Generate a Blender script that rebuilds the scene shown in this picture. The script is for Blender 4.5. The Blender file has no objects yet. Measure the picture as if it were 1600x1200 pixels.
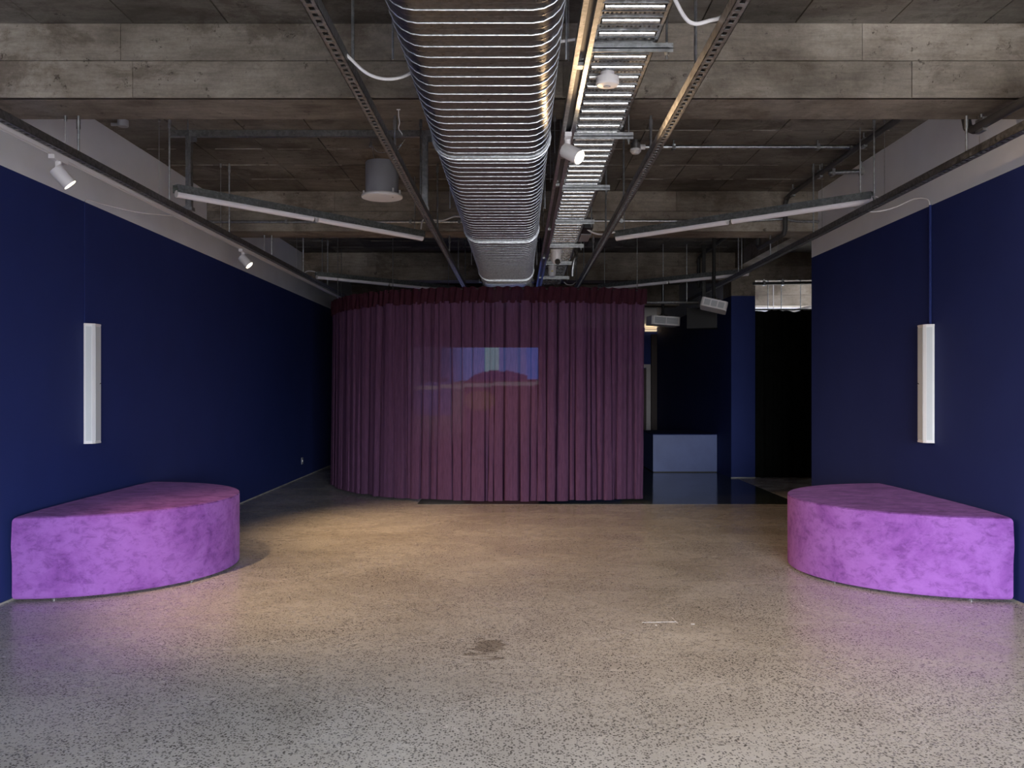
import bpy, math, random
from mathutils import Vector, Matrix
random.seed(7)
scene = bpy.context.scene
C = scene.collection
R = math.radians

# ---------------------------------------------------------------- camera
cam_d = bpy.data.cameras.new('camera'); cam = bpy.data.objects.new('camera', cam_d); C.objects.link(cam)
cam.location = (0, 0, 1.2); cam.rotation_euler = (R(90), 0, 0)
cam_d.sensor_width = 36.0; cam_d.lens = 1380 / 1600 * 36.0
cam_d.shift_x = -2 / 1600; cam_d.shift_y = 7 / 1600
cam_d.clip_start = 0.05; cam_d.clip_end = 200
scene.camera = cam

# ---------------------------------------------------------------- world (overcast sky over a dim street)
SKY = 63.0
world = bpy.data.worlds.new('overcast'); scene.world = world; world.use_nodes = True
nt = world.node_tree; nt.nodes.clear()
wo = nt.nodes.new('ShaderNodeOutputWorld'); bg = nt.nodes.new('ShaderNodeBackground')
tc = nt.nodes.new('ShaderNodeTexCoord'); sp = nt.nodes.new('ShaderNodeSeparateXYZ'); cr = nt.nodes.new('ShaderNodeValToRGB')
mr = nt.nodes.new('ShaderNodeMapRange'); mr.inputs['From Min'].default_value = -1; mr.inputs['From Max'].default_value = 1
nt.links.new(tc.outputs['Generated'], sp.inputs[0]); nt.links.new(sp.outputs['Z'], mr.inputs['Value']); nt.links.new(mr.outputs[0], cr.inputs[0])
cr.color_ramp.elements[0].position = .47; cr.color_ramp.elements[0].color = (.16, .155, .15, 1)
cr.color_ramp.elements[1].position = .53; cr.color_ramp.elements[1].color = (.62, .66, .70, 1)
_e = cr.color_ramp.elements.new(1.0); _e.color = (1.45, 1.54, 1.66, 1)
nt.links.new(cr.outputs[0], bg.inputs['Color']); bg.inputs['Strength'].default_value = SKY
nt.links.new(bg.outputs[0], wo.inputs[0])

# daylight portals in the two window openings (they only guide the sky's light)
def portal(name, loc, rot, sx, sy):
    l = bpy.data.lights.new(name, 'AREA'); l.shape = 'RECTANGLE'; l.size = sx; l.size_y = sy
    l.cycles.is_portal = True
    o = bpy.data.objects.new(name, l); C.objects.link(o); o.location = loc; o.rotation_euler = rot
    return o
WIN = dict(x0=.0, x1=2.7, z0=.1, z1=2.15, y=-2.2)
portal('street_window_portal', ((WIN['x0']+WIN['x1'])/2, WIN['y']-.02, (WIN['z0']+WIN['z1'])/2), (R(90), 0, 0), WIN['x1']-WIN['x0'], WIN['z1']-WIN['z0'])
portal('side_window_portal', (7.02, 15.0, 1.65), (R(90), 0, R(90)), 4.0, 1.3)

vs = scene.view_settings
vs.view_transform = 'Standard'; vs.look = 'None'; vs.gamma = 1.0; vs.use_curve_mapping = False
vs.exposure = 0.0

# ---------------------------------------------------------------- materials
def mat(name):
    m = bpy.data.materials.new(name); m.use_nodes = True
    n = m.node_tree; b = n.nodes['Principled BSDF']
    return m, n, b
def N(n, t, **kw):
    x = n.nodes.new(t)
    for k, v in kw.items():
        if k in x.inputs: x.inputs[k].default_value = v
        else: setattr(x, k, v)
    return x
def L(n, a, b): n.links.new(a, b)
def ramp(n, src, stops):
    r = n.nodes.new('ShaderNodeValToRGB'); e = r.color_ramp.elements
    while len(e) < len(stops): e.new(.5)
    for i, (p, c) in enumerate(stops):
        e[i].position = p; e[i].color = (*c, 1) if len(c) == 3 else c
    L(n, src, r.inputs[0]); return r
def mixc(n, fac, a, b, mode='MIX'):
    m = n.nodes.new('ShaderNodeMix'); m.data_type = 'RGBA'; m.blend_type = mode
    for s, v in ((m.inputs[0], fac), (m.inputs[6], a), (m.inputs[7], b)):
        if hasattr(v, 'links'): L(n, v, s)
        elif isinstance(v, tuple): s.default_value = (*v, 1)
        else: s.default_value = v
    return m.outputs[2]
def pos(n, scale=(1, 1, 1), rot=(0, 0, 0)):
    g = n.nodes.new('ShaderNodeNewGeometry'); mp = n.nodes.new('ShaderNodeMapping')
    mp.inputs['Scale'].default_value = scale; mp.inputs['Rotation'].default_value = rot
    L(n, g.outputs['Position'], mp.inputs[0]); return mp.outputs[0]
def noise(n, vec, scale, detail=4, rough=.55, dist=0):
    t = N(n, 'ShaderNodeTexNoise', Scale=scale, Detail=detail, Roughness=rough, Distortion=dist); L(n, vec, t.inputs['Vector']); return t.outputs['Fac']
def bump(n, b, h, strength, dist=.01):
    x = N(n, 'ShaderNodeBump', Strength=strength, Distance=dist); L(n, h, x.inputs['Height']); L(n, x.outputs[0], b.inputs['Normal'])

def plain(name, col, rough=.5, metal=0, var=.06, vs_=9, spec=None):
    m, n, b = mat(name)
    f = noise(n, pos(n), vs_, 4)
    lo = tuple(c * (1 - var) for c in col); hi = tuple(min(1, c * (1 + var)) for c in col)
    r = ramp(n, f, [(.3, lo), (.7, hi)]); L(n, r.outputs[0], b.inputs['Base Color'])
    b.inputs['Roughness'].default_value = rough; b.inputs['Metallic'].default_value = metal
    if spec is not None: b.inputs['Specular IOR Level'].default_value = spec
    return m

def concrete(name, tint=(1, 1, 1), along_x=True, gain=1.0):
    m, n, b = mat(name)
    sc = (.7, 3, 5) if along_x else (3, .7, 5)
    T = lambda c: tuple(c[i] * tint[i] * gain for i in range(3))
    big = noise(n, pos(n, (1, 1.2, 1.4)), 1.0, 8, .66, .25)
    grain = noise(n, pos(n, sc), 9, 5, .72)
    fine = noise(n, pos(n), 60, 3, .75)
    base = ramp(n, big, [(.32, T((.072, .061, .051))), (.47, T((.155, .140, .123))), (.68, T((.27, .253, .23)))])
    g = ramp(n, grain, [(.3, (.66, .65, .64)), (.6, (1.05, 1.04, 1.03))])
    c1 = mixc(n, .75, base.outputs[0], g.outputs[0], 'MULTIPLY')
    stain = noise(n, pos(n, (1, 1, 1.4)), 1.7, 9, .74, .3)
    st = ramp(n, stain, [(.52, (0, 0, 0)), (.60, (.62, .62, .62)), ])
    c2 = mixc(n, st.outputs[0], c1, T((.07, .055, .043)))
    # pits and dark ragged flecks left by the form boards
    pit = noise(n, pos(n, (1.3, 1, 1.3)), 11, 8, .78, .2)
    pr = ramp(n, pit, [(.60, (0, 0, 0)), (.65, (.9, .9, .9))])
    c3 = mixc(n, pr.outputs[0], c2, T((.045, .038, .032)))
    oi = n.nodes.new('ShaderNodeObjectInfo')
    rr = ramp(n, oi.outputs['Random'], [(0, (.8, .79, .77)), (1, (1.12, 1.1, 1.08))])
    c4 = mixc(n, 1.0, c3, rr.outputs[0], 'MULTIPLY')
    c5 = mixc(n, .25, c4, ramp(n, fine, [(.3, (.5, .5, .5)), (.7, (1.3, 1.3, 1.3))]).outputs[0], 'MULTIPLY')
    L(n, c5, b.inputs['Base Color']); b.inputs['Roughness'].default_value = .85
    b.inputs['Specular IOR Level'].default_value = .25
    h = mixc(n, .5, grain, pit); bump(n, b, h, .55, .012)
    return m

def galv(name, col=(.42, .44, .46), rough=.38, metal=1.0, scale=60):
    m, n, b = mat(name)
    v = N(n, 'ShaderNodeTexVoronoi', Scale=scale); L(n, pos(n), v.inputs['Vector'])
    sp_ = n.nodes.new('ShaderNodeSeparateColor'); L(n, v.outputs['Color'], sp_.inputs[0])
    r = ramp(n, sp_.outputs[0], [(0, tuple(c * .78 for c in col)), (1, tuple(c * 1.18 for c in col))])
    L(n, r.outputs[0], b.inputs['Base Color'])
    rr = n.nodes.new('ShaderNodeMapRange'); rr.inputs['To Min'].default_value = rough * .8; rr.inputs['To Max'].default_value = rough * 1.25
    L(n, sp_.outputs[1], rr.inputs['Value']); L(n, rr.outputs[0], b.inputs['Roughness'])
    b.inputs['Metallic'].default_value = metal
    return m

def floor_mat(name, base_gain=1.0, tint=(1, 1, 1), rough=.22):
    m, n, b = mat(name)
    T = lambda c: tuple(c[i] * tint[i] * base_gain for i in range(3))
    p = pos(n)
    big = noise(n, pos(n, (1, .8, 1)), .8, 8, .62, .4)
    base = ramp(n, big, [(.28, T((.47, .435, .39))), (.5, T((.59, .56, .52))), (.72, T((.69, .67, .64)))])
    brush = noise(n, pos(n, (.9, 1.4, 1), (0, 0, R(35))), 1.6, 8, .7, .6)
    br = ramp(n, brush, [(.35, (.85, .83, .81)), (.62, (1.06, 1.05, 1.04))])
    c1 = mixc(n, .75, base.outputs[0], br.outputs[0], 'MULTIPLY')
    # exposed dark aggregate, in patches of differing density
    v = N(n, 'ShaderNodeTexVoronoi', Scale=112.0); L(n, p, v.inputs['Vector'])
    sp_ = n.nodes.new('ShaderNodeSeparateColor'); L(n, v.outputs['Color'], sp_.inputs[0])
    dens = noise(n, pos(n, (1, .8, 1)), 1.1, 6, .65, .5)
    thr = n.nodes.new('ShaderNodeMapRange'); thr.inputs['From Min'].default_value = .3; thr.inputs['From Max'].default_value = .7
    thr.inputs['To Min'].default_value = .42; thr.inputs['To Max'].default_value = 1.0; L(n, dens, thr.inputs['Value'])
    lt = N(n, 'ShaderNodeMath', operation='LESS_THAN'); L(n, sp_.outputs[0], lt.inputs[0]); L(n, thr.outputs[0], lt.inputs[1])
    sz = n.nodes.new('ShaderNodeMapRange'); sz.inputs['To Min'].default_value = .22; sz.inputs['To Max'].default_value = .56; L(n, sp_.outputs[1], sz.inputs['Value'])
    inr = N(n, 'ShaderNodeMath', operation='LESS_THAN'); L(n, v.outputs['Distance'], inr.inputs[0]); L(n, sz.outputs[0], inr.inputs[1])
    mk = N(n, 'ShaderNodeMath', operation='MULTIPLY'); L(n, lt.outputs[0], mk.inputs[0]); L(n, inr.outputs[0], mk.inputs[1])
    agg = ramp(n, sp_.outputs[2], [(0, T((.035, .032, .03))), (.8, T((.10, .09, .08))), (1, T((.16, .14, .12)))])
    mk2 = N(n, 'ShaderNodeMath', operation='MULTIPLY'); L(n, mk.outputs[0], mk2.inputs[0]); mk2.inputs[1].default_value = .85
    c2 = mixc(n, mk2.outputs[0], c1, agg.outputs[0])
    # one damp smear
    sub = N(n, 'ShaderNodeVectorMath', operation='SUBTRACT'); L(n, p, sub.inputs[0]); sub.inputs[1].default_value = (-.13, 4.10, 0)
    mul = N(n, 'ShaderNodeVectorMath', operation='MULTIPLY'); L(n, sub.outputs[0], mul.inputs[0]); mul.inputs[1].default_value = (7.5, 4.2, 0)
    le = N(n, 'ShaderNodeVectorMath', operation='LENGTH'); L(n, mul.outputs[0], le.inputs[0])
    sn = noise(n, pos(n, (.8, 2.2, 1)), 9, 3, .5)
    ad = N(n, 'ShaderNodeMath', operation='MULTIPLY_ADD'); L(n, sn, ad.inputs[0]); ad.inputs[1].default_value = 2.6; L(n, le.outputs['Value'], ad.inputs[2])
    sr = ramp(n, ad.outputs[0], [(.0, (.55, .52, .48)), (1.0, (1, 1, 1))]); 
    mrr = N(n, 'ShaderNodeMapRange'); mrr.inputs['From Min'].default_value = 1.75; mrr.inputs['From Max'].default_value = 1.95; L(n, ad.outputs[0], mrr.inputs['Value']); L(n, mrr.outputs[0], sr.inputs[0])
    c2 = mixc(n, 1.0, c2, sr.outputs[0], 'MULTIPLY')
    fine = noise(n, p, 180, 2, .6)
    c3 = mixc(n, .45, c2, ramp(n, fine, [(.3, (.7, .7, .7)), (.7, (1.18, 1.18, 1.18))]).outputs[0], 'MULTIPLY')
    L(n, c3, b.inputs['Base Color'])
    rr = n.nodes.new('ShaderNodeMapRange'); rr.inputs['From Min'].default_value = .3; rr.inputs['From Max'].default_value = .7
    rr.inputs['To Min'].default_value = rough * .8; rr.inputs['To Max'].default_value = rough * 1.6
    L(n, brush, rr.inputs['Value']); L(n, rr.outputs[0], b.inputs['Roughness'])
    b.inputs['Specular IOR Level'].default_value = .42
    bump(n, b, noise(n, p, 30, 3), .04, .004)
    return m

def velvet(name, nap=.75, dark=1.0):
    m, n, b = mat(name)
    a = noise(n, pos(n, (1, 1, 1)), 3.2, 9, .68, .35)
    c = noise(n, pos(n, (1.6, 1.6, 2.6)), 9, 7, .72, .5)
    col = ramp(n, a, [(.30, (.165, .054, .25)), (.42, (.25, .086, .37)), (.52, (.31, .12, .452)), (.75, (.35, .145, .51))])
    cc = mixc(n, nap, col.outputs[0], ramp(n, c, [(.36, (.62, .56, .62)), (.50, (1.0, 1.0, 1.0)), (.7, (1.1, 1.1, 1.08))]).outputs[0], 'MULTIPLY')
    nb = noise(n, pos(n, (1.2, 2.4, 1)), 4.5, 8, .7, .5)
    if dark < 1: cc = mixc(n, 1.0, cc, ramp(n, nb, [(.40, (dark*.72, dark*.62, dark*.72)), (.5, (dark,)*3), (.62, (dark*1.25,)*3)]).outputs[0], 'MULTIPLY')
    L(n, cc, b.inputs['Base Color']); b.inputs['Roughness'].default_value = .9
    b.inputs['Specular IOR Level'].default_value = .1
    b.inputs['Sheen Weight'].default_value = .12; b.inputs['Sheen Roughness'].default_value = .4
    b.inputs['Sheen Tint'].default_value = (.75, .4, .95, 1)
    bump(n, b, c, .10, .01)
    return m

def sheer(name, col, alpha):
    m, n, b = mat(name); n.nodes.remove(b)
    out = n.nodes['Material Output']
    weave = noise(n, pos(n, (1, 1, .12)), 70, 3, .6)
    cr_ = ramp(n, weave, [(.3, tuple(c * .82 for c in col)), (.7, tuple(c * 1.12 for c in col))])
    d = N(n, 'ShaderNodeBsdfDiffuse'); t = N(n, 'ShaderNodeBsdfTranslucent'); tr = N(n, 'ShaderNodeBsdfTransparent')
    L(n, cr_.outputs[0], d.inputs[0]); L(n, cr_.outputs[0], t.inputs[0])
    m1 = N(n, 'ShaderNodeMixShader'); m1.inputs[0].default_value = .18; L(n, d.outputs[0], m1.inputs[1]); L(n, t.outputs[0], m1.inputs[2])
    m2 = N(n, 'ShaderNodeMixShader'); m2.inputs[0].default_value = alpha; L(n, tr.outputs[0], m2.inputs[1]); L(n, m1.outputs[0], m2.inputs[2])
    L(n, m2.outputs[0], out.inputs[0])
    return m

def glow(name, col, strength):
    m, n, b = mat(name)
    b.inputs['Base Color'].default_value = (*col, 1); b.inputs['Emission Color'].default_value = (*col, 1)
    b.inputs['Emission Strength'].default_value = strength
    return m

M = {}
M['floor'] = floor_mat('polished_aggregate_concrete')
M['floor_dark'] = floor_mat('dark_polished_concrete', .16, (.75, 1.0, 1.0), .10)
M['slab'] = concrete('slab_concrete', (.92, .95, .96), True, 1.0)
M['beam'] = concrete('beam_concrete', (1.02, 1, .97), True, 1.62)
M['mortar'] = plain('joint_grout', (.06, .05, .042), .9, var=.4, vs_=6)
M['ridge'] = plain('pale_joint_ridge', (.27, .25, .225), .9, var=.5, vs_=9)
M['navy'] = plain('navy_wall_paint', (.020, .033, .150), .7, var=.05, vs_=2.5, spec=.2)
M['navy2'] = plain('blue_grey_paint', (.10, .135, .33), .45, var=.08, vs_=5)
M['white_wall'] = plain('white_wall_paint', (.78, .81, .88), .75, var=.06, vs_=1.6)
M['white'] = plain('white_powdercoat', (.78, .76, .77), .4, var=.02)
M['speaker_white'] = plain('speaker_white', (.80, .80, .82), .45, var=.02)
M['grille'] = plain('speaker_grille', (.62, .65, .67), .55, var=.03, vs_=200)
M['tube'] = plain('opal_tube', (.82, .80, .86), .25, var=.02)
M['can'] = plain('grey_speaker_can', (.30, .30, .33), .5, var=.05)
M['cable'] = plain('white_cable', (.72, .70, .72), .5, var=.03)
M['black'] = plain('black_plastic', (.012, .012, .013), .5, var=.1)
M['pipe_dark'] = plain('dark_grey_pipe', (.045, .047, .05), .5, var=.15)
M['drape'] = plain('black_drape_cloth', (.009, .010, .009), .95, var=.2, spec=.05)
M['galv'] = galv('galvanised_steel')
M['galv_dark'] = galv('dull_galvanised_steel', (.27, .275, .285), .5)
M['duct'] = galv('duct_sheet_steel', (.15, .16, .175), .34, scale=90)
M['rib'] = galv('duct_seam_steel', (.5, .53, .56), .42, scale=90)
M['batten'] = galv('batten_steel', (.30, .33, .33), .55)
M['chrome'] = galv('bright_zinc', (.6, .62, .65), .25)
M['velvet'] = velvet('purple_velvet')
M['velvet_top'] = velvet('purple_velvet_brushed', .9, .72)
M['sheer'] = sheer('sheer_plum_voile', (.14, .064, .128), .91)
M['header'] = sheer('gathered_plum_heading', (.062, .020, .032), .97)
M['lens'] = glow('warm_lamp_lens', (1, .84, .6), 9)
M['seal'] = plain('pale_sealant', (.42, .40, .36), .8, var=.3)
M['brown'] = plain('dark_brown_timber', (.03, .012, .01), .6)
M['frame'] = plain('pale_door_frame', (.45, .40, .40), .5)
M['stain'] = plain('damp_patch', (.15, .125, .10), .35, var=.2)

# ---------------------------------------------------------------- mesh helpers
class MB:
    def __init__(s): s.v = []; s.f = []; s.mi = []; s.cur = 0
    def add(s, vs_, fs):
        o = len(s.v); s.v += [tuple(v) for v in vs_]
        s.f += [tuple(i + o for i in f) for f in fs]; s.mi += [s.cur] * len(fs); return s
    def box(s, x0, x1, y0, y1, z0, z1):
        return s.add([(x0,y0,z0),(x1,y0,z0),(x1,y1,z0),(x0,y1,z0),(x0,y0,z1),(x1,y0,z1),(x1,y1,z1),(x0,y1,z1)],
                     [(0,3,2,1),(4,5,6,7),(0,1,5,4),(1,2,6,5),(2,3,7,6),(3,0,4,7)])
    def obox(s, c, ax, ay, az, hx, hy, hz):
        c, ax, ay, az = Vector(c), Vector(ax), Vector(ay), Vector(az)
        P = [c + ax*(i*hx) + ay*(j*hy) + az*(k*hz) for k in (-1,1) for j in (-1,1) for i in (-1,1)]
        return s.add(P, [(0,2,3,1),(4,5,7,6),(0,1,5,4),(1,3,7,5),(3,2,6,7),(2,0,4,6)])
    def tube(s, path, r, n=8, cap=True):
        path = [Vector(p) for p in path]; rs = r if isinstance(r, (list, tuple)) else [r]*len(path)
        t0 = (path[1]-path[0]).normalized()
        u = t0.orthogonal().normalized(); vs_ = []
        for i, p in enumerate(path):
            t = (path[min(i+1,len(path)-1)] - path[max(i-1,0)]).normalized()
            u = (u - t*u.dot(t)).normalized(); w = t.cross(u)
            for k in range(n):
                a = 2*math.pi*k/n; vs_.append(p + (u*math.cos(a)+w*math.sin(a))*rs[i])
        fs = [(i*n+k, i*n+(k+1)%n, (i+1)*n+(k+1)%n, (i+1)*n+k) for i in range(len(path)-1) for k in range(n)]
        if cap: fs += [tuple(range(n-1,-1,-1)), tuple((len(path)-1)*n+k for k in range(n))]
        return s.add(vs_, fs)
    def lathe(s, c, prof, n=28):
        vs_ = []; c = Vector(c)
        for (r, z) in prof:
            for k in range(n):
                a = 2*math.pi*k/n; vs_.append(c + Vector((r*math.cos(a), r*math.sin(a), z)))
        fs = [(i*n+k, i*n+(k+1)%n, (i+1)*n+(k+1)%n, (i+1)*n+k) for i in range(len(prof)-1) for k in range(n)]
        fs += [tuple(range(n-1,-1,-1)), tuple((len(prof)-1)*n+k for k in range(n))]
        return s.add(vs_, fs)
    def prism(s, poly, z0, z1):
        n = len(poly); vs_ = [(x,y,z0) for x,y in poly] + [(x,y,z1) for x,y in poly]
        fs = [tuple(range(n-1,-1,-1)), tuple(range(n,2*n))] + [(i,(i+1)%n,n+(i+1)%n,n+i) for i in range(n)]
        return s.add(vs_, fs)
    def mesh(s, name, mats, org=(0,0,0)):
        me = bpy.data.meshes.new(name); o = Vector(org)
        me.from_pydata([tuple(Vector(v)-o) for v in s.v], [], s.f)
        for m in (mats if isinstance(mats, (list,tuple)) else [mats]): me.materials.append(m)
        me.polygons.foreach_set('material_index', s.mi); me.update(); return me

ORG = {}
def link(name, me, parent=None, loc=None):
    o = bpy.data.objects.new(name, me); C.objects.link(o)
    if parent: o.parent = parent
    if loc is not None: o.location = loc
    return o
def part(name, mb, mats, parent, smooth=False, label=None):
    """one mesh object in its thing's own frame (coordinates given in the room's frame)"""
    org = ORG[parent.name]
    o = link(name, mb.mesh(name, mats, org), parent); ORG[o.name] = org
    if smooth: sm(o)
    if label: o['label'] = label
    return o
def sm(o, ang=35):
    me = o.data
    me.polygons.foreach_set('use_smooth', [True]*len(me.polygons))
    me.set_sharp_from_angle(angle=R(ang)); me.update()
def tag(o, label, cat, group=None):
    o['label'] = label; o['category'] = cat
    if group: o['group'] = group
    return o
def thing(name, loc, label, cat, group=None):
    o = link(name, None, None, loc); o.empty_display_size = .1; ORG[o.name] = Vector(loc)
    return tag(o, label, cat, group)
def solo(name, mb, mats, loc, label, cat, group=None, smooth=False):
    o = link(name, mb.mesh(name, mats, loc), None, loc); ORG[o.name] = Vector(loc)
    if smooth: sm(o)
    return tag(o, label, cat, group)
def struct(name, mb, mats, parent=None, label=None, loc=(0,0,0)):
    o = link(name, mb.mesh(name, mats, loc), parent, None if parent else loc); ORG[o.name] = Vector(loc)
    if not parent: o['kind'] = 'structure'
    if label: o['label'] = label
    return o
def bez(pts, n=8):
    """smooth curve through points (Catmull-Rom)"""
    P = [Vector(p) for p in pts]; P = [P[0]*2-P[1]] + P + [P[-1]*2-P[-2]]; out = []
    for i in range(1, len(P)-2):
        for k in range(n):
            t = k/n; a, b, c, d = P[i-1:i+3]
            out.append(.5*((2*b)+(c-a)*t+(2*a-5*b+4*c-d)*t*t+(-a+3*b-3*c+d)*t**3))
    out.append(P[-2]); return out

# ---------------------------------------------------------------- setting
XL, XR, ZS, ZN, ZB = -2.847, 2.83, 3.03, 2.44, 2.66
YB = WIN['y']
YEND = 18.0
FB = 9.14   # where the darker floor starts
struct('floor', MB().box(-3.1, 7.2, YB-.2, FB, -.12, 0).box(-3.1, -1.0, FB, YEND+.2, -.12, 0).box(2.99, 7.2, FB, YEND+.2, -.12, 0), M['floor'], label='polished concrete floor with exposed dark aggregate')
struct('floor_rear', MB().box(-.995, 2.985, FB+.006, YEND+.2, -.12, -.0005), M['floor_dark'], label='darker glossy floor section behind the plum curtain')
struct('trim_1', MB().box(-1.0, 2.99, FB, FB+.006, -.02, .001).box(2.985, 2.99, FB, 11.83, -.02, .001), M['seal'], label='thin brass-coloured joint strip in the floor')

ceil = struct('ceiling', MB().box(-3.1, 7.2, YB-.2, YEND+.2, ZS+.010, ZS+.2), M['mortar'], label='board-marked concrete slab')
BEAMS = [4.43, 8.20, 11.90, 15.55]; BW = .36
# cast panel impressions of the slab, one mesh shared by all
pw = .472
pm = MB().box(-pw/2, pw/2, -pw/2, pw/2, 0, .03).mesh('slab_panel', M['slab'])
bays = [(YB, 4.43), (4.80, 8.20), (8.56, 11.90)]
for (y0, y1) in bays:
    ny = max(1, round((y1-y0)/.48)); st = (y1-y0)/ny
    y_first = 0
    if y0 < 0: y_first = 8
    for j in range(y_first, ny):
        for i in range(12):
            x = XL + .24 + i*(XR-XL)/12 - .003
            o = link('slab_panel', pm, ceil, (x, y0+st*(j+.5), ZS + random.uniform(-.0025, .0015)))
            o.scale = ((XR-XL)/12/.48*1.0, st/.48*.998, 1)
        if j > 0 and j > y_first:
            rm = MB(); x = XL+.05; yy = y0+st*j
            while x < XR-.1:
                ln_ = random.uniform(.04, .4); rm.box(x, min(x+ln_, XR-.02), yy-.0035, yy+.0035, ZS-.004, ZS+.012); x += ln_ + random.choice([.01, .03, .12, .3])
            struct('joint_ridge', rm, M['ridge'], ceil)
# plain slab skin over the parts of the ceiling that the camera hardly sees
struct('slab_panel', MB().box(XL, XR, YB, YB+(4.43-YB)*8/round((4.43-YB)/.48), ZS, ZS+.03).box(XR, 7.1, 8.38, YEND, ZS, ZS+.03).box(XL, XR, 12.26, YEND, ZS, ZS+.03), M['slab'], ceil)

random.seed(11)
for k, by in enumerate(BEAMS):
    x1 = XR+.05 if k == 0 else (4.2 if k == 1 else 7.1)
    b = struct('ceiling_beam' if k == 0 else 'ceiling_beam', MB().box(XL-.05, x1, by+.014, by+BW, ZB, ZS+.02), M['beam'], label='deep concrete beam across the ceiling, number %s from the camera' % ['one','two','three','four'][k])
    # form-board impressions on the front face: two lifts, butt joints staggered
    for r_, (z0, z1) in enumerate(((ZB, ZB+.182), (ZB+.186, ZS))):
        x = XL
        cuts = []
        if k == 0: cuts = [(-1.91, .25, 2.0), (-1.97, -.3, 1.75)][r_]
        else:
            xx = XL + random.uniform(.6, 1.5)
            while xx < x1-.3: cuts.append(xx); xx += random.uniform(1.2, 2.2)
        for c_ in list(cuts)+[x1]:
            d = random.uniform(-.004, .004)
            struct('board_impression', MB().box(x+.0015, c_-.0015, by+d, by+.03, z0, z1), M['beam'], b); x = c_
# longitudinal beam beside the column and beam stub
struct('ceiling_beam', MB().box(2.99, 3.19, 8.56, 11.9, 2.82, ZS+.02), M['beam'], label='shallow beam running back to the blue column')

def wall2(name, x0, x1, y0, y1, label, base=True, mats=None):
    m = MB(); m.cur = 0; m.box(x0, x1, y0, y1, 0, ZN); m.cur = 1; m.box(x0, x1, y0, y1, ZN, ZS+.03)
    return struct(name, m, mats or [M['navy'], M['white_wall']], label=label)
wall2('wall_left', XL-.15, XL, YB-.1, YEND, 'long wall painted navy below and white above, left side')
wall2('wall_right', XR, XR+.12, YB-.1, 8.38, 'wall painted navy below and white above, right side')
wall2('wall_right_rear', 2.92, 3.0, 12.28, YEND, 'dark navy wall beyond the column')
wall2('wall_far', XL-.15, 3.0, YEND, YEND+.12, 'far navy wall behind the curtain')
m = MB(); m.cur = 0; m.box(2.92, 3.24, 11.83, 12.28, 0, ZN); m.cur = 1; m.box(2.92, 3.24, 11.83, 12.28, ZN, ZB+.01)
struct('wall_column', m, [M['navy'], M['beam']], label='square column painted navy below bare concrete')
# side room
struct('wall_side_front', MB().box(XR+.12, 7.2, 8.26, 8.38, 0, ZS+.03), M['white_wall'])
struct('wall_side_back', MB().box(3.0, 7.2, YEND, YEND+.12, 0, ZS+.03), M['white_wall'])
struct('wall_side_window', MB().box(7.0, 7.1, 8.38, 13.0, 0, ZS+.03).box(7.0, 7.1, 17.0, YEND, 0, ZS+.03).box(7.0, 7.1, 13.0, 17.0, 0, 1.0).box(7.0, 7.1, 13.0, 17.0, 2.3, ZS+.03), M['white_wall'])
# street wall behind the camera with its shop window
w = WIN
struct('wall_street', MB().box(XL-.1, w['x0'], YB-.1, YB, 0, ZS+.03).box(w['x1'], XR+.12, YB-.1, YB, 0, ZS+.03)
       .box(w['x0'], w['x1'], YB-.1, YB, 0, w['z0']).box(w['x0'], w['x1'], YB-.1, YB, w['z1'], ZS+.03), M['white_wall'])
mm = MB(); nx = 2
for i in range(nx+1):
    x = w['x0'] + (w['x1']-w['x0'])*i/nx; mm.box(x-.025, x+.025, YB-.07, YB-.02, w['z0'], w['z1'])
mm.box(w['x0'], w['x1'], YB-.07, YB-.02, w['z0'], w['z0']+.05).box(w['x0'], w['x1'], YB-.07, YB-.02, w['z1']-.05, w['z1'])
struct('window_1', mm, M['pipe_dark'], label='shop window frame')
struct('baseboard_left', MB().box(XL, XL+.006, YB, YEND, 0, .009), M['seal'])
struct('baseboard_right', MB().box(XR-.006, XR, YB, 8.38, 0, .009), M['seal'])
struct('baseboard_column', MB().box(2.914, 3.246, 11.824, 11.83, 0, .012), M['seal'])

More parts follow.
